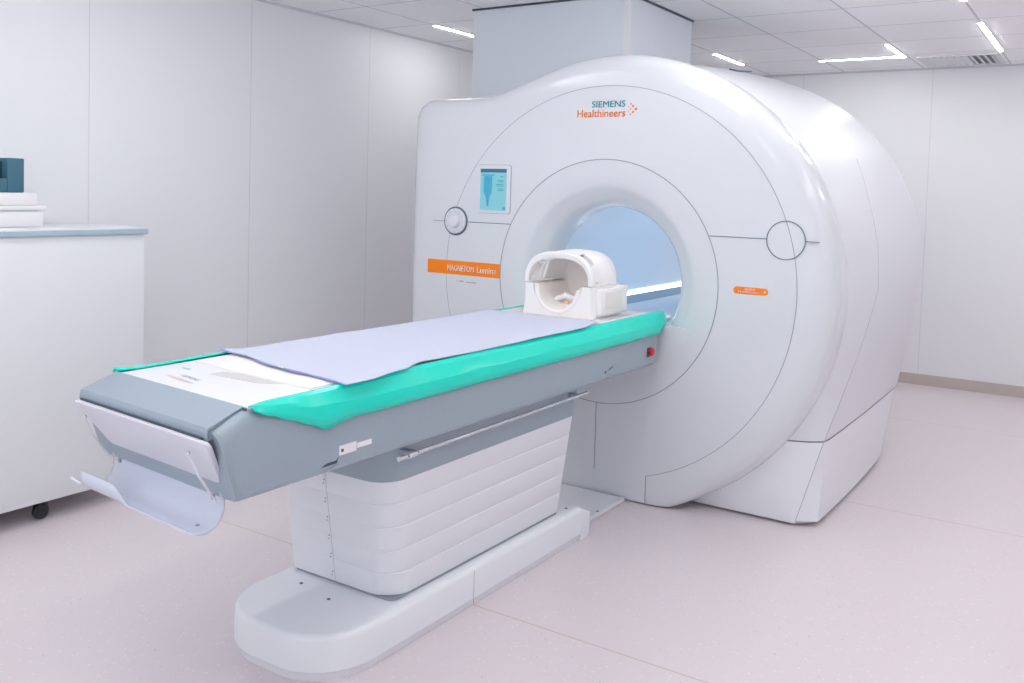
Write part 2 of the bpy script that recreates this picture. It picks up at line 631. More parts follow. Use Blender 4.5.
def shell(shr=0.0):
    d0 = [radius(t, f_out(1.0, shr)) for t in th]
    d1 = [radius(t, f_out(.9, shr)) for t in th]
    d2 = [radius(t, f_out(.0, shr)) for t in th]
    zz = [BZ+d0[k]*math.sin(t) for k, t in enumerate(th)]
    yc = [lin(YC, z) for z in zz]
    # smooth the crease line a little
    for _ in range(3):
        yc = [(yc[k-1]+2*yc[k]+yc[(k+1) % N])/4 if zz[k] > .45 else yc[k] for k in range(N)]
    rings = [[pol(t, .80, .13) for t in th]]
    rd = [min(1.03, d0[k]-.012) for k in range(N)]
    rings.append([pol(t, rd[k], .128) for k, t in enumerate(th)])
    cr = []
    for k, t in enumerate(th):
        q = (1 if math.cos(t) > 0 else .0)
        rc = d0[k]*q+(1-q)*(d0[k]*.5+d1[k]*.5)
        if math.cos(t) <= 0 and zz[k] > BZ: rc = d0[k]*.97+d1[k]*.03
        x, z = rc*math.cos(t), BZ+rc*math.sin(t)
        lim = lin(XCR, z)
        if abs(x) > lim: x = math.copysign(lim, x)
        cr.append((x, yc[k], z))
    for s_ in (.15, .3, .45, .6, .75, .88, .96):
        ring = []
        for k, t in enumerate(th):
            a = Vector(pol(t, rd[k], .128))
            c = Vector(cr[k])
            p = a.lerp(c, s_)
            out_ = Vector((math.cos(t), -.4, math.sin(t) if p.z > .3 else 0))
            up_ = .014*math.sin(PI*s_)*min(1, max(0, (p.z-.3)/.4))
            ring.append(p+out_*up_)
        rings.append(ring)
    rings.append(cr)
    for s_ in (0, .1, .35, .6, .8, .9, .95, .98, 1.0, 1.01):
        ring = []
        for k, t in enumerate(th):
            r0 = d0[k]
            r = r0+(d2[k]-r0)*min(1, s_*1.1)
            ye = lin(YEND, zz[k])
            ys_ = yc[k]+lin(DY, zz[k])
            r *= {0: 1.0, .1: 1.003, .35: 1.006, .6: 1.005, .8: 1.002, .9: .998, .95: .988, .98: .97, 1.0: .93, 1.01: .80}[s_]
            x, z = r*math.cos(t), BZ+r*math.sin(t)
            if zz[k] < .6:      # keep the foot upright
                x = math.copysign(min(abs(x), 9), x)
                z = max(z, .012) if zz[k] > .02 else .012
            ring.append((x, ys_+(ye-ys_)*min(s_, 1), z))
        rings.append(ring)
    return rings, cr


rr, crease = shell()
b = MB()
b.loft(rr)
full = b.bm
SEAM = .372
for nm, lo, m_ in (('body_cover', False, M['bodyw']), ('base_cover', True, M['baser'])):
    bb = MB()
    bb.bm.free()
    bb.bm = full.copy()
    zc = SEAM-.003 if lo else SEAM+.003
    bmesh.ops.bisect_plane(bb.bm, geom=list(bb.bm.verts)+list(bb.bm.edges)+list(bb.bm.faces), plane_co=(0, 0, zc), plane_no=(0, 0, 1),
                           clear_outer=lo, clear_inner=not lo)
    bb.build(nm, m_, scan, angle=24)
full.free()
# dark liner seen through the joint
for sd in (1, -1):
    b = MB()
    b.loft(shell(.010)[0][1:])
    for v in b.bm.verts: v.co.y += .006
    for co, no in (((0, 0, SEAM-.03), (0, 0, -1)), ((0, 0, SEAM+.03), (0, 0, 1)), ((0, 0, 0), (-sd, 0, 0))):
        bmesh.ops.bisect_plane(b.bm, geom=list(b.bm.verts)+list(b.bm.edges)+list(b.bm.faces), plane_co=co, plane_no=no, clear_outer=True)
    b.build('joint_liner', M['seam'], scan)
# joint along the crease between the front and the rear covers, from the floor up
for s in (1, -1):
    pts = sorted([Vector(c) for c in crease if c[0]*s > .6 and .02 < c[2] < 1.62], key=lambda v: v.z)
    MB().tube([p+Vector((0, -.0005, 0)) for p in pts], .0016, 6).build('cover_joint', M['seaml'], scan)


# seam lines on the front
def arc_seam(b, R, a0, a1, y, w_=.0016, n=90):
    pts0, pts1 = [], []
    for k in range(n+1):
        t = a0+(a1-a0)*k/n
        pts0.append(pol(t, R-w_, y))
        pts1.append(pol(t, R+w_, y))
    b.loft([pts0, pts1], False)


b = MB()
arc_seam(b, .5665, 0, 2*PI, -.0012, .0019, 140)
b.build('ring_seam', M['seam'], scan)
b = MB()
arc_seam(b, .9035, -math.acos(.26/.9035), 1.5*PI-.3, -.0008, .0014, 160)
b.box(.2585, .2615, -.0012, .0, .008, .134)
b.box(-.006, -.003, -.0012, .0, .118, .432)
b.build('panel_seam', M['seam'], scan)
for bb in ((-.774, -.514, -.0014, 0, 1.243, 1.2465), (.516, .768, -.0014, 0, 1.2365, 1.240), (.926, .985, -.0014, .006, 1.234, 1.2365), (-1.0, -.92, -.0010, .004, 1.244, 1.2458)):
    MB().box(*bb).build('split_line', M['seamd'], scan)
MB().lathe([(.0815, 0), (.0815, -.002), (.078, -.002), (.078, 0)], (.848, 0, 1.236), n=64).build('ring_outline', M['seamd'], scan)

# control knob
kn = MB().lathe([(.074, .001), (.074, -.004), (.069, -.006), (.066, -.003), (.064, -.003)], (-.849, 0, 1.247), n=64).build('knob_bezel', M['seamd'], scan)
b = MB().lathe([(.066, -.001), (.065, -.010), (.058, -.014), (.046, -.012), (.040, -.009), (.034, -.009), (.033, -.024), (.028, -.030), (.0, -.032)], (-.849, 0, 1.247), n=64)
b.build('control_knob', M['white'], scan)
b = MB()
for k in range(12):
    a = 2*PI*k/12
    b.lathe([(.0001, -.0155), (.0032, -.015), (.0036, -.012)], (-.849+.052*math.cos(a), 0, 1.247+.052*math.sin(a)), n=10)
b.build('knob_marks', M['seaml'], scan)

# display
sx0, sx1, sz0, sz1 = -.715, -.518, 1.295, 1.535
b = MB().prism(rrect(sx0-.002, sx1+.002, sz0-.002, sz1+.002, .014), 1, -.0014, 0)
b.build('display_gap', M['seam'], scan)
fr = MB().prism(rrect(sx0, sx1, sz0, sz1, .013), 1, -.006, 0).build('display_frame', M['white'], scan)
ax0, ax1, az0, az1 = -.697, -.540, 1.309, 1.516
sc = MB().box(ax0, ax1, -.0072, -.0058, az0, az1).build('screen', M['scr'], scan, False)
b = MB().box(ax0, ax1, -.0078, -.007, az1-.018, az1)
b.build('screen_title_bar', M['scr3'], scan, False)
b = MB()
b.prism([(-.675, 1.48), (-.625, 1.48), (-.628, 1.40), (-.642, 1.37), (-.646, 1.33), (-.655, 1.33), (-.66, 1.37), (-.676, 1.40)], 1, -.0078, -.007)
b.box(ax0+.01, ax0+.085, -.0078, -.007, az1-.034, az1-.028)
b.box(ax1-.02, ax1-.004, -.0078, -.007, az0+.004, az0+.018)
b.build('body_diagram', M['scr2'], scan, False)
b = MB()
for k, (z, w_) in enumerate(((1.476, .02), (1.456, .035), (1.450, .03), (1.438, .045), (1.430, .04), (1.416, .03), (1.408, .034))):
    b.box(ax1-.018-w_, ax1-.018, -.0078, -.007, z, z+.0028)
b.build('screen_text', M['teal'], scan, False)

# orange label with lettering
b = MB().box(-1.026, -.570, -.0014, .006, .9715, 1.0425)
b.build('orange_label', M['orange'], scan, False)
text('label_lettering', 'MAGNETOM', M['ink'], scan, (-.896, -.0022, .990), .168, bold=.010, height=.030)
text('label_lettering', 'Lumina', M['ink'], scan, (-.708, -.0022, .990), .118, bold=.012, height=.032)
MB().box(-.818, -.790, -.0012, .0, .937, .943).build('small_print', M['greyink'], scan, False)
MB().box(-.775, -.712, -.0012, .0, .934, .940).build('small_print', M['greyink'], scan, False)
b = MB()
b.lathe([(.0001, -.0012), (.006, -.0012), (.006, 0)], (-.833, 0, .940), n=12)
b.build('small_dot', M['orangel'], scan)

# maker's lettering at the top
text('maker_lettering', 'SIEMENS', M['teal'], scan, (-.079, -.0014, 1.8045), .173, bold=.010, height=.030)
text('maker_lettering', 'Healthineers', M['orange'], scan, (-.155, -.0014, 1.7600), .250, bold=.006, height=.036)
for px, pz, r in ((636, 109, .0085), (633.2, 106.4, .0068), (633.2, 111.6, .0068), (631.2, 104.4, .005), (630.8, 113.6, .005), (628.8, 106.6, .003), (628.8, 111.4, .003), (630.8, 109, .0045)):
    x = .147+(px-636)*.0052
    z = 1.7935-(pz-109)*.0051
    r *= .8
    MB().lathe([(.0001, -.0014), (r, -.0014), (r, 0)], (x, 0, z), n=16).build('logo_dot', M['orange'], scan)

# small orange badge on the right
b = MB().prism(rrect(.634, .784, 1.000, 1.030, .0145), 1, -.0016, 0)
b.build('orange_badge', M['orange'], scan)
text('badge_lettering', 'SIEMENS', M['ink'], scan, (.682, -.0024, 1.0185), .045, bold=0, height=.0065)
text('badge_lettering', 'Healthineers', M['ink'], scan, (.655, -.0024, 1.0055), .095, bold=.01, height=.0100)
MB().lathe([(.0001, -.0024), (.004, -.0024), (.004, 0)], (.770, 0, 1.015), n=12).build('badge_dot', M['ink'], scan)

# floor plate under the front edge of the scanner handled with the table; small service lid on top
b = MB()
b.tube([(.28, .80, 2.066), (.33, .80, 2.054), (.375, .86, 2.056)], .004, 6)
b.build('lid_seam', M['seamd'], scan)


# ------------------------------------------------------------ duct shroud above the scanner
duct = empty('ceiling_duct', (-.66, .94, CEIL))
tag(duct, 'tall grey-blue boxed duct between the ceiling and the top of the scanner', 'duct')
DX0, DX1, DY0, DY1 = -1.16, -.17, .537, 1.36


def duct_z(x, y):
    # stays just above the scanner's crown, whose front section rises towards the rear
    r = 0
    for yy in (y-.02, y+.06):
        q = min(1, max(0, (yy-.12)/1.2))
        r = max(r, 1.045+.10*q**.8)
    z = BZ+math.sqrt(max(0, r*r-x*x)) if abs(x) < r else 0
    return max(1.90, z+.006)


xs_ = [DX0+(DX1-DX0)*k/24 for k in range(25)]
ys_ = [DY0+(DY1-DY0)*k/16 for k in range(17)]
b = MB()
T = CEIL-.006
b.loft([[(x, DY0, duct_z(x, DY0)) for x in xs_], [(x, DY0, T) for x in xs_], [(x, DY1, T) for x in xs_], [(x, DY1, duct_z(x, DY1)) for x in xs_]], False)
b.loft([[(DX0, y, duct_z(DX0, y)) for y in ys_], [(DX0, y, T) for y in ys_]], False)
b.loft([[(DX1, y, duct_z(DX1, y)) for y in ys_], [(DX1, y, T) for y in ys_]], False)
b.loft([[(x, y, duct_z(x, y)) for x in xs_] for y in ys_], False)
bmesh.ops.remove_doubles(b.bm, verts=b.bm.verts, dist=.0005)
b.build('duct_panel', M['duct'], duct, False)
b = MB()
zc = duct_z(DX1, DY0)
b.box(DX1-.028, DX1+.003, DY0-.003, DY0, zc+.01, T).box(DX1, DX1+.003, DY0, DY0+.02, zc+.01, T)
b.build('corner_trim', M['ductc'], duct, False)
b = MB()
b.box(DX0-.006, DX1+.010, DY0-.010, DY0+.01, CEIL-.010, CEIL-.0005).box(DX1-.01, DX1+.010, DY0+.01, DY1+.01, CEIL-.010, CEIL-.0005)
b.build('joint_gasket', M['dark'], duct, False)

# ------------------------------------------------------------ patient table
scene_before_table = set(bpy.data.objects)
tab = empty('patient_table', (0, -1.2, 0))
tag(tab, 'long blue-grey and white patient table running into the scanner bore', 'patient table')
YE = -2.43

# floor base with rounded near end
b = MB()
out = lambda d: rrect(-.262+d, .237-d, -1.998+d, -.555, (.20-d, .20-d, .004, .004), 10)
b.loft([[(x, y, z) for x, y in out(d)] for z, d in ((0, .012), (.02, .006), (.028, .002), (.03, 0), (.118, 0), (.128, .003), (.134, .010), (.136, .018))], True, True, True)
b.build('base', M['baser'], tab, angle=40)
b = MB()
b.prism([(.237, -.555), (.237, -.50), (.19, -.46), (.165, -.44), (.165, -.012), (-.165, -.012), (-.165, -.44), (-.19, -.46), (-.237, -.50), (-.237, -.555)], 2, 0, .018, .003, 1)
b.prism([(-.557, 0), (-.478, 0), (-.478, .10), (-.557, .134)], 0, .207, .2365, .004)
b.build('floor_plate', M['baser'], tab, angle=30)
for x, y in ((-.13, -1.735), (.02, -1.765), (.19, -.60), (.15, -.25)):
    MB().lathe([(.0001, .0015), (.006, .0012), (.006, 0)], (x, y, .136 if y < -.5 else .018), 2, 12).build('base_screw', M['dark'], tab)
b = MB().box(.2365, .2376, -1.300, -1.2975, .012, .125)
b.build('base_seam', M['seaml'], tab, False)

# telescopic pedestal
b = MB()
rings = []
zz = [.139]
n_b = 5
pz = []
for k in range(n_b):
    z0 = .145+k*.0755
    z1 = z0+.0755
    pz += [(z0, .004), (z0+.004, .0), (z1-.004, .0), (z1, .004)]
for z, ins in pz:
    g = (z-.14)/.39
    ring = []
    for x, y in rrect(-.245+.008*g, .196+.018*g, -1.672-.060*g, -.655+.07*g, (.03, .085, .04, .035), 8):
        if y < -1.6:
            q = min(1, max(0, (x-.02)/.11))
            q = q*q*(3-2*q)
        else:
            q = 1
        cx_, cy_ = -.02, -1.16
        dx_, dy_ = x-cx_, y-cy_
        d = ins*.7*q
        ring.append((x-math.copysign(min(d, abs(dx_)), dx_)*(abs(dx_) > .1), y-math.copysign(d, dy_)*(abs(dy_) > .4), z))
    rings.append(ring)
b.loft(rings, True, True, True)
b.build('pedestal', M['ped'], tab, angle=35)
b = MB()
b.loft([[(x, -1.6732-.060*(z-.14)/.39, z) for x in (-.0405, -.0385)] for z in (.145, .52)], False)
b.build('end_panel_seam', M['seaml'], tab, False)
for k in range(6):
    z = .165+k*.062
    for dx, dz in ((-.012, 0), (-.008, .012)):
        b = MB()
        b.lathe([(.0001, -.001), (.0022, -.001), (.0022, .001)], (-.0395+dx, -1.6732-.060*(z+dz-.14)/.39, z+dz), 1, 8)
        b.build('rivet', M['seam'], tab)
b = MB().prism(rrect(-.241, .192, -1.667, -.66, .03, 5), 2, .134, .1455)
b.build('pedestal_gap', M['seam'], tab)

# grey collar
b = MB()
b.loft([[(x, y, z) for x, y in rrect(-.238-d, .216+d, -1.736-d, -.583+d, (.035, .088, .04, .04), 8)] for z, d in ((.5205, -.001), (.524, .001), (.59, .001), (.66, .018))], True, True, True)
b.build('collar', M['grey'], tab, angle=40)

# body: side section, end section
b = MB()
sec = []
def body_sec(t=.848):
    h = .315
    return [(-h+.05, .660), (-h+.012, .662), (-h, .675), (-h, t-.038), (-h+.004, t-.020), (-h+.016, t-.006), (-h+.05, t),
            (h-.05, t), (h-.016, t-.006), (h-.004, t-.020), (h, t-.038), (h, .675), (h-.012, .662), (h-.05, .660)]
R1 = [(x, -.05 if z > .70 else -.05-(.70-z)*.6, z) for x, z in body_sec()]
def nearend(x, z, dy):
    # the near end leans in towards its foot and its top slopes down to the lip
    g = max(0, (.84-z)/.18)
    return YE+dy+.062*g
R0 = [(x*.985, nearend(x, z, 0.0), z) for x, z in body_sec(.838)]
R0b = [(x, nearend(x, z, .012), z) for x, z in body_sec(.843)]
mid = [[(x, y, z) for x, z in body_sec(t)] for y, t in ((-2.36, .869), (-2.33, .8755), (-2.28, .8745), (-2.2, .866), (-2.0, .848), (-1.2, .846))]
b.loft([R0, R0b]+mid+[R1], True, True, True)
b.build('table_body', M['grey'], tab, angle=40)

# sloping grey end cap behind the white flap
def capsec(y, zt, zb, x0, x1):
    return [(x0, y, zb), (x1, y, zb), (x1, y, zt-.001), (x1-.001, y, zt), (x0+.014, y, zt), (x0+.004, y, zt-.004), (x0, y, zt-.012)]
b = MB()
b.loft([capsec(YE-.009, .838, .822, -.303, .2835), capsec(YE-.005, .846, .815, -.308, .2835), capsec(-2.36, .8715, .83, -.310, .2835), capsec(-2.335, .8790, .83, -.310, .2835)], True, True, True)
b.build('end_cap', M['greyl'], tab, angle=30)
b = MB()
b.loft([[(.2838, YE-.0035, .80), (.2862, YE-.0035, .80)], [(.2838, YE-.0035, .839), (.2862, YE-.0035, .839)], [(.2838, YE+.012, .8455), (.2862, YE+.012, .8455)], [(.2838, -2.36, .8705), (.2862, -2.36, .8705)], [(.2838, -2.33, .877), (.2862, -2.33, .877)]], False)
b.build('cap_seam', M['seamd'], tab, False)

# deck
b = MB()
b.prism([(-.300, .842), (.300, .842), (.302, .848), (.284, .8765), (-.284, .8765), (-.302, .848)], 1, -2.332, -.02, .003)
dk = b.build('deck', M['deck'], tab)
b = MB().box(-.295, .295, -2.337, -2.332, .85, .876)
b.build('deck_gap', M['seamd'], tab, False)
b = MB()
b.prism([(-.265, -2.062), (-.02, -2.092), (.262, -2.098), (.262, -.02), (-.265, -.02)], 2, .872, .8815, .003)
b.build('mattress', M['pad'], tab)
b = MB()
b.prism([(-.085, -2.165), (.10, -2.145), (.16, -2.102), (-.03, -2.094), (-.085, -2.11)], 2, .8740, .8775)
b.build('grip_notch_shade', M['recess'], tab, False)  # thin plate whose darker beige stands in for shade in the notch
# faded lettering, read from the scanner side
RT = (0, 0, -.08)
text('deck_lettering', 'SIEMENS', M['teall'], tab, (-.128, -2.240, .8772), .088, RT, 0, height=.017)
text('deck_lettering', 'Healthineers', M['orangep'], tab, (-.155, -2.268, .8772), .140, RT, 0, height=.018)
b = MB().box(-.215, -.180, -2.170, -2.158, .8766, .8772)
b.build('deck_mark', M['teall'], tab, False)
# tail of the deck inside the bore
b = MB().box(-.262, .262, -.02, .22, .828, .848, .006)
b.build('table_rail', M['white'], tab)

# flap and tray at the near end
b = MB()
TLx, BLx = .306, .258
yt, yb, zt, zb = YE-.022, -2.375, .820, .698
f0 = rrect(-1, 1, 0, 1, (.05, .05, .05, .05), 6)
def fl(u, v, off):
    lo_ = BLx if u > 0 else .236
    h = lo_+(TLx-lo_)*v
    return (u*h, yb+(yt-yb)*v+off, zb+(zt-zb)*v)
fo = [(u/1, v) for u, v in rrect(-1, 1, 0, 1, .001, 1)]
def flap_ring(off, ins):
    pts = []
    for (cx, cy, a) in ((-1, 0, PI), (1, 0, 1.5*PI), (1, 1, 0), (-1, 1, .5*PI)):
        for k in range(7):
            t = a+k/6*PI/2
            ru, rv = .055, .13
            u = cx*(1-ru)+ru*math.cos(t)*(1-ins)
            v = (cy*(1-2*rv)+rv)+rv*math.sin(t)*(1-ins)
            pts.append(fl(u, v, off))
    return pts
b.loft([flap_ring(.009, .1), flap_ring(.006, 0), flap_ring(-.004, 0), flap_ring(-.007, .15)], True, True, True)
b.build('end_flap', M['flap'], tab, angle=30)
b = MB().box(-.29, .27, YE-.0135, YE-.006, .8195, .8235)
b.build('flap_gap', M['dark'], tab, False)
for x in (-.240, .236):
    b = MB().lathe([(.0001, -.001), (.004, -.001), (.004, .001)], (x, -2.4535, .785), 1, 10)
    b.build('flap_screw', M['seam'], tab)

# wire struts of the tray
for p_, r_ in (([(.236, -2.458, .785), (.250, -2.436, .73), (.256, -2.412, .69), (.250, -2.385, .655)], .0035),
               ([(-.240, -2.458, .785), (-.248, -2.43, .73), (-.252, -2.40, .69), (-.248, -2.380, .665)], .003),
               ([(-.248, -2.462, .606), (-.285, -2.470, .616)], .003)):
    MB().tube(p_, r_, 8).build('strut', M['flap'], tab)

# bent sheet tray: back plate, trough, lip cut down over its right half
def tray_pts(x):
    t = max(0, min(1, (x+.10)/.08))
    t = t*t*(3-2*t)
    pr_ = [(-2.372, .690), (-2.366, .66), (-2.366, .635), (-2.374, .612), (-2.391, .597), (-2.413, .590), (-2.436, .592)]
    lipL = [(-2.452, .600), (-2.459, .616), (-2.460, .640)]
    lipR = [(-2.446, .594), (-2.452, .596), (-2.456, .598)]
    return pr_+[(a[0]+(c[0]-a[0])*t, a[1]+(c[1]-a[1])*t) for a, c in zip(lipL, lipR)]
xs_ = [-.252+.507*k/40 for k in range(41)]
b = MB()
grid = []
for x in xs_:
    row = []
    P_ = tray_pts(x)
    e = min(x+.252, .255-x)
    cut = 0
    if e < .03:
        cut = 1-math.sqrt(max(0, 1-((.03-e)/.03)**2))
    q0 = P_[0]
    m_ = len(P_)
    for k, (y, z) in enumerate(P_):
        if k == 0: y, z = y, z-.03*cut
        if k == 1: z = min(z, .690-.03*cut-.001*(cut > 0))
        if k >= m_-3 and x > .1:
            y = y+(P_[m_-4][0]-y)*cut*.9
            z = z+(P_[m_-4][1]-z)*cut*.9
        row.append((x, y, z))
    grid.append(row)
b.loft(grid, False)
tr = b.build('paper_tray', M['acryl'], tab, angle=60)
md = tr.modifiers.new('thick', 'SOLIDIFY')
md.thickness = .004
md.offset = 0
for x, y, z in ((-.215, -2.3680, .655), (.215, -2.3680, .655)):
    MB().lathe([(.0001, -.0028), (.007, -.0026), (.007, .001)], (x, y-.001, z), 1, 12).build('tray_screw', M['seam'], tab)
for x in (-.215, .205):
    MB().lathe([(.0001, .0035), (.006, .0030), (.006, 0)], (x, -2.405, .5925), 2, 12).build('tray_screw', M['seam'], tab)

# side rod, button, stickers
b = MB()
b.tube([(.262, -1.735, .611), (.262, -1.70, .612)], .0075, 12)
b.tube([(.262, -1.695, .612), (.262, -1.655, .612)], .0095, 12)
b.tube([(.262, -1.65, .613), (.262, -1.62, .613)], .0085, 12)
b.tube([(.262, -1.62, .613), (.262, -.585, .616)], .0065, 12)
b.build('side_rod', M['metal'], tab)
for y in (-1.67, -.66):
    MB().box(.215, .264, y-.012, y+.012, .606, .622, .002).build('rod_bracket', M['grey'], tab)
b = MB()
b.box(.315, .3165, -.155, -.118, .705, .745, .0005)
b.build('button_plate', M['dark'], tab)
b = MB()
t_ = []
for k, (r, x) in enumerate(((.012, .3165), (.012, .322), (.018, .324), (.018, .331), (.0145, .335), (.0001, .336))):
    t_.append([(x, -.133+r*math.cos(2*PI*j/20), .727+r*math.sin(2*PI*j/20)) for j in range(20)])
b.loft(t_)
b.build('stop_button', M['red'], tab)
MB().box(.3152, .3160, -2.040, -1.975, .700, .726).build('white_sticker', M['case'], tab, False)
MB().box(.3152, .3160, -1.972, -1.915, .706, .720).build('white_sticker', M['case'], tab, False)
RX = (PI/2, 0, PI/2)
MB().box(.3160, .3163, -2.033, -2.024, .708, .716).build('sticker_mark', M['dark'], tab, False)
MB().prism([(-2.105, .683), (-2.085, .690), (-2.05, .690), (-2.043, .697), (-2.048, .683), (-2.085, .682)], 0, .3152, .3157).build('side_mark', M['dark'], tab, False)
MB().prism([(-2.115, .672), (-2.06, .674), (-2.04, .680), (-2.06, .679)], 0, .3152, .3157).build('side_mark', M['seam'], tab, False)
MB().prism([(-.525, .698), (-.475, .7065), (-.470, .714), (-.500, .710)], 0, .3152, .3157).build('side_mark', M['seamd'], tab, False)
b = MB()
b.box(.3152, .3156, -.53, -.49, .682, .684)
b.build('side_mark', M['seam'], tab, False)
MB().box(.3152, .3157, -.546, -.533, .692, .702).build('side_mark', M['dark'], tab, False)

# ------------------------------------------------------------ green covers
random.seed(4)


def green(s, label):
    b = MB()
    rows = []
    ny = 110
    for k in range(ny+1):
        q = k/ny
        y = -2.331+(2.331+.112)*q
        inx = lin([(-2.345, .304), (-2.27, .284), (-2.1, .289), (-1.9, .286), (-1.6, .276), (-1.2, .272), (-.1, .268), (.095, .262)], y)
        zt = interp([(-2.345, .8795), (-2.2, .8795), (-1.9, .8818), (0, .8818)], y)
        zbk = interp([(-2.345, .877), (-2.25, .866), (-2.12, .846), (-1.9, .838), (0, .838)], y)
        zl = interp([(-2.345, .876), (-2.28, .853), (-2.22, .830), (-2.15, .806), (-2.09, .786), (-2.04, .789), (-2.0, .797), (-1.9, .795), (0, .795)], y)
        zl += .0035*noise.noise(Vector((y*9, s*3, 0)))*(1 if y < -1.8 else .3)+(-.006*max(0, 1-abs(y+2.095)/.05))
        ox = .0012*noise.noise(Vector((y*6, 4*s, 1)))
        xb = interp([(-2.345, .3180), (-2.2, .3190), (0, .3205)], y)
        if y > -.036:
            zl = zl+.041*min(1, (y+.036)/.03)
        if y > .0:
            c = min(1, y/.112)
            xb = xb-.020*c-.03*max(0, c-.6)**2*6
            zt -= .012*max(0, c-.7)
        rows.append([(s*(inx-.001), y, zt-.0015), (s*inx, y, zt), (s*(inx+.008), y, zt+.0012), (s*(inx+(xb-inx)*.5), y, zt*.72+zbk*.28+.004), (s*(xb-.0045), y, zbk+.0065), (s*(xb-.001+ox), y, zbk),
                     (s*(xb+.0015+ox), y, (zbk+zl)/2), (s*(xb+.001+ox*2), y, zl)])
    if s < 0: rows = [list(reversed(r_)) for r_ in rows]
    b.loft(rows, False)
    o = b.build('table_edge_cover', M['green'], None, angle=18)
    if sum(p.normal.z*p.area for p in o.data.polygons) < 0:
        o.data.flip_normals()
    md = o.modifiers.new('thick', 'SOLIDIFY')
    md.thickness = .0025
    md.offset = 1
    tag(o, label, 'cover', 'green vinyl covers on the table edges')


green(1, 'glossy green vinyl cover along the near edge of the patient table')
green(-1, 'green vinyl cover along the far edge of the patient table, by the left wall')

# the near end of the table is not quite square: its left corner lies a little further back
for o in bpy.data.objects:
    if o.type == 'MESH' and (o.parent == tab or o.name.startswith('table_edge_cover')):
        off = 1.2*0 if o.parent is None else 0
        for v in o.data.vertices:
            if v.co.y < -1.95:
                q = min(1, (-1.95-v.co.y)/.30)
                v.co.y += .055*(.31-v.co.x)/.62*q*q*(3-2*q)

# ------------------------------------------------------------ paper sheet
b = MB()
nx, ny = 46, 90


def hgt(x, y):
    h = .0040*(noise.noise(Vector((x*5, y*3, .3)))+.5*noise.noise(Vector((x*11, y*8, 5))))
    return h


rows = []
for j in range(ny+1):
    v = j/ny
    row = []
    for i in range(nx+1):
        u = i/nx
        yn = -1.925-.110*u+.010*math.sin(u*9)      # near edge
        yf = -.52+.03*u
        y = yn+(yf-yn)*v
        xr = .012+interp([(-2.05, .315), (-1.95, .318), (-1.78, .295), (-1.68, .272), (-1.5, .274), (-1.0, .280), (-.7, .284), (-.5, .250)], y)
        xl = -.278+.004*math.sin(y*7)
        if y < -1.80: xl -= (.018)*min(1, (-1.80-y)/.08)
        x = xl+(xr-xl)*u
        z = .8885+hgt(x, y)
        z += .007*math.exp(-((u)/.06)**2-((v)/.03)**2)      # lifted near-left corner
        z += .0035*math.exp(-((y+1.66)/.05)**2)*max(0, (u-.75)*4)
        z = max(z, .8862)
        if x > .25: z += .0
        row.append((x, y, z))
    rows.append(row)
hem = [r_ for r_ in rows[0]]
b.loft(rows, False)
sh = b.build('paper_sheet', M['sheet'], None, angle=70)
tag(sh, 'pale lilac disposable sheet spread over the middle of the patient table', 'sheet')
md = sh.modifiers.new('thick', 'SOLIDIFY')
md.thickness = .0015
md.offset = 1
b = MB()
for i0, i1 in ((0, 10), (14, 24), (26, nx)):
    pts = hem[i0:i1+1]
    b.loft([[(x, y-.0028-.002*math.sin(i*.6), z-.0008) for i, (x, y, z) in enumerate(pts)], [(x, y+.001, z+.0022) for x, y, z in pts]], False)
b.build('blue_hem', M['hem'], sh)

# ------------------------------------------------------------ head coil
coil = empty('head_coil', (.01, -.3, .8815))
tag(coil, 'cream white head coil with arched hoop standing at the bore end of the table', 'head coil')
cz, cx0 = 1.022, .022
y0, y1 = -.44, -.165
zb = .8825
# base shell with U-shaped cradle
def ub(h, flare, r, y):
    pts = [(cx0-h-flare, y, zb), (cx0-h, y, zb+.05), (cx0-h, y, cz-.006), (cx0-r, y, cz-.006)]
    for k in range(1, 16):
        a = PI+PI*k/16
        pts.append((cx0+r*math.cos(a), y, cz-.006+r*.92*math.sin(a)))
    pts += [(cx0+r, y, cz-.006), (cx0+h, y, cz-.006), (cx0+h, y, zb+.05), (cx0+h+flare*.3, y, zb)]
    return pts
b = MB()
b.loft([ub(.158, .010, .120, y0), ub(.162, .012, .122, y0+.006), ub(.162, .012, .118, -.39), ub(.162, .008, .116, y1-.006), ub(.158, .004, .116, y1)], True, True, True)
b.build('lower_shell', M['coil'], coil, angle=35)
for bb in ((cx0+.145, cx0+.186, y0+.05, y1+.02, zb+.012, cz-.018), (cx0+.150, cx0+.182, y1-.05, y1+.035, cz-.055, cz-.012), (cx0-.180, cx0-.150, y0+.05, y1+.02, zb+.012, cz-.018)):
    MB().box(*bb, .006).build('side_connector', M['coil'], coil, angle=35)
b = MB()
b.prism([(-.36, cz-.10), (-.20, cz-.10), (-.20, cz-.03), (-.36, cz-.03)], 0, cx0+.186, cx0+.1885, .001, 1)
b.build('connector_panel', M['coil2'], coil)
# inner cradle pad
b = MB()
rg = []
for y, r in ((y0+.012, .119), (y0+.015, .100), (-.36, .092), (y1-.01, .088)):
    rg.append([(cx0+r*math.cos(PI+PI*k/20), y, cz-.008+r*.9*math.sin(PI+PI*k/20)) for k in range(21)])
b.loft(rg, False)
b.build('cradle', M['coil2'], coil, angle=60)
MB().lathe([(.0001, 0), (.118, 0), (.118, .006), (.0001, .006)], (cx0, -.20, cz-.006), n=40).build('rear_wall', M['coil2'], coil)
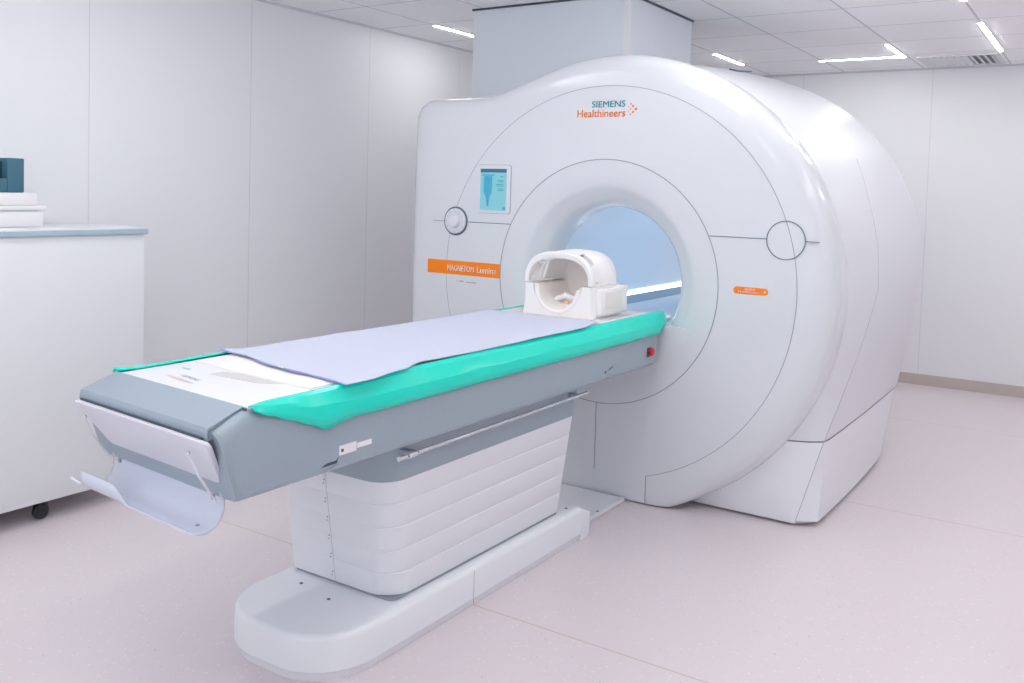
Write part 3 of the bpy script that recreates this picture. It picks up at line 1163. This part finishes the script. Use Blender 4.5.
# front hoop
def arch(r, h, y, a0=0, a1=PI, n=28):
    pts = []
    for k in range(n+1):
        a = a0+(a1-a0)*k/n
        c_, s_ = math.cos(a), math.sin(a)
        e = .78
        pts.append((cx0+r*math.copysign(abs(c_)**e, c_), y, cz+h*abs(s_)**e))
    return pts
b = MB()
b.loft([arch(.146, .108, y0+.004), arch(.150, .114, y0), arch(.162, .131, y0), arch(.166, .135, y0+.006), arch(.166, .135, y0+.026), arch(.162, .130, y0+.032), arch(.148, .112, y0+.036), arch(.146, .108, y0+.004)], False)
b.build('hoop', M['coil'], coil, angle=50)
# rear dome
b = MB()
b.loft([arch(.128, .108, -.345), arch(.134, .116, -.352), arch(.150, .132, -.350), arch(.156, .138, -.335), arch(.157, .139, -.25), arch(.152, .134, -.19), arch(.135, .118, -.165), arch(.09, .08, -.155), arch(.0, .0, -.153)], False)
b.loft([arch(.128, .108, -.345), arch(.126, .104, -.25), arch(.10, .085, -.185), arch(.0, .0, -.18)], False)
b.build('dome', M['coil'], coil, angle=50)
# links between hoop and dome
for a0, a1 in ((A(4), A(34)), (A(66), A(114)), (A(150), A(176))):
    b = MB()
    b.loft([arch(.152, .120, y0+.03, a0, a1, 8), arch(.164, .132, y0+.03, a0, a1, 8), arch(.156, .137, -.34, a0, a1, 8), arch(.144, .125, -.34, a0, a1, 8), arch(.152, .120, y0+.03, a0, a1, 8)], False)
    b.build('link_bar', M['coil'], coil, angle=40)
for p_, r_ in (([(cx0-.10, -.42, cz+.085), (cx0-.085, -.37, cz+.09), (cx0-.115, -.36, cz+.01)], .007),
               ([(cx0-.163, y0+.015, cz+.002), (cx0-.11, -.30, cz+.002)], .006),
               ([(cx0+.15, y0+.04, cz-.001), (cx0+.15, -.20, cz-.001)], .006)):
    MB().tube(p_, r_, 8).build('latch', M['coil'], coil)
MB().box(cx0-.160, cx0-.122, y0-.0008, y0+.003, cz-.005, cz-.002).build('split_joint', M['recess'], coil, False)
MB().box(cx0+.122, cx0+.160, y0-.0008, y0+.003, cz-.005, cz-.002).build('split_joint', M['recess'], coil, False)
b = MB()
b.lathe([(.11, 0), (.10, -.004), (.092, 0)], (cx0, y0-.001, cz-.02), n=40)
for v in list(b.bm.verts):
    if v.co.z > cz-.02: b.bm.verts.remove(v)
b.build('cradle_rim', M['coil'], coil)
b = MB().lathe([(.0001, -.008), (.010, -.006), (.013, 0)], (cx0+.01, -.37, cz-.088), n=14)
b.build('orange_spot', mat('coil_orange', (.80, .50, .28, 1), .4), coil)
b = MB()
b.tube([(cx0-.05, -.36, cz-.075), (cx0+.0, -.37, cz-.055), (cx0+.05, -.35, cz-.07)], .012, 8)
b.build('head_rest', M['coil'], coil)

# small folded cloth / strap beside coil
b = MB()
b.loft([[(.205+.0*k, -.40+.05*k, .8835+.002*math.sin(k)) for k in range(6)], [(.235, -.40+.05*k, .8845+.001*math.cos(k*2)) for k in range(6)]], False)
st = b.build('velcro_strap', M['recess'], None)
md = st.modifiers.new('t', 'SOLIDIFY')
md.thickness = .002
tag(st, 'short beige strap lying on the table at the right foot of the head coil', 'strap')

# ------------------------------------------------------------ cabinet and things on it
cab = empty('cabinet', (-1.84, -2.2, 0))
tag(cab, 'white cabinet on castors with grey worktop edge along the left wall', 'cabinet')
CXF, CYE, CYN = -1.605, -1.285, -3.3
MB().box(-2.075, CXF, CYN, CYE, .086, 1.172, .003).build('carcass', M['cab'], cab)
MB().box(-2.085, CXF+.010, CYN-.01, CYE+.010, 1.194, 1.2, .001).build('worktop', M['top'], cab)
MB().box(-2.085, CXF+.011, CYN-.01, CYE+.011, 1.172, 1.194, .0015).build('worktop_edge', M['edge'], cab)
for x, y in ((-1.665, -1.72), (-2.0, -1.40), (-1.665, -2.9), (-2.0, -2.9)):
    b = MB()
    t_ = []
    for r, dx in ((.0001, -.014), (.026, -.014), (.032, -.009), (.032, .009), (.026, .014), (.010, .015), (.0001, .015)):
        t_.append([(x+dx, y+r*math.cos(2*PI*j/24), .032+r*math.sin(2*PI*j/24)) for j in range(24)])
    b.loft(t_)
    cs = b.build('caster', M['black'], cab)
    b = MB()
    b.box(x-.022, x-.017, y-.02, y+.02, .03, .0855, .002).box(x+.017, x+.022, y-.02, y+.02, .03, .0855, .002).box(x-.022, x+.022, y-.02, y+.02, .07, .0858, .002)
    b.lathe([(.0001, 0), (.008, 0), (.008, -.003), (.0001, -.003)], (x+.02, y, .06), 1, 10)
    b.build('caster_fork', M['black'], cs)

cs = empty('storage_case', (-1.9, -1.85, 1.2))
tag(cs, 'shallow white plastic case with overhanging lid lying on the cabinet top', 'case')
MB().box(-2.06, -1.785, -2.25, -1.642, 1.2005, 1.268, .006).build('case_body', M['case'], cs)
MB().box(-2.07, -1.775, -2.26, -1.63, 1.271, 1.290, .005).build('case_lid', M['case'], cs)
MB().box(-2.055, -1.79, -2.245, -1.665, 1.266, 1.272).build('case_gap', M['recess'], cs, False)
o = MB().box(-2.05, -1.79, -2.2, -1.665, 1.2905, 1.342, .006).build('flat_box', M['case'])
tag(o, 'flat white box lying between the lidded case and the teal block', 'box')
b = MB()
b.box(-2.02, -1.80, -2.15, -1.785, 1.3430, 1.362, .004)
b.box(-2.02, -1.80, -1.785, -1.715, 1.3430, 1.484, .004)
b.box(-2.02, -1.985, -2.15, -1.785, 1.36, 1.484, .004)
b.box(-1.83, -1.80, -1.85, -1.785, 1.36, 1.40, .004)
tb = b.build('foam_block', M['foam'])
tag(tb, 'dark teal hollow block on the white box at the left edge of the photo', 'block')
b = MB().box(-1.98, -1.84, -1.90, -1.786, 1.3625, 1.47, .003)
b.build('hollow_shade', M['foamd'], tb)  # dark box filling the hollow, stands in for the shade inside
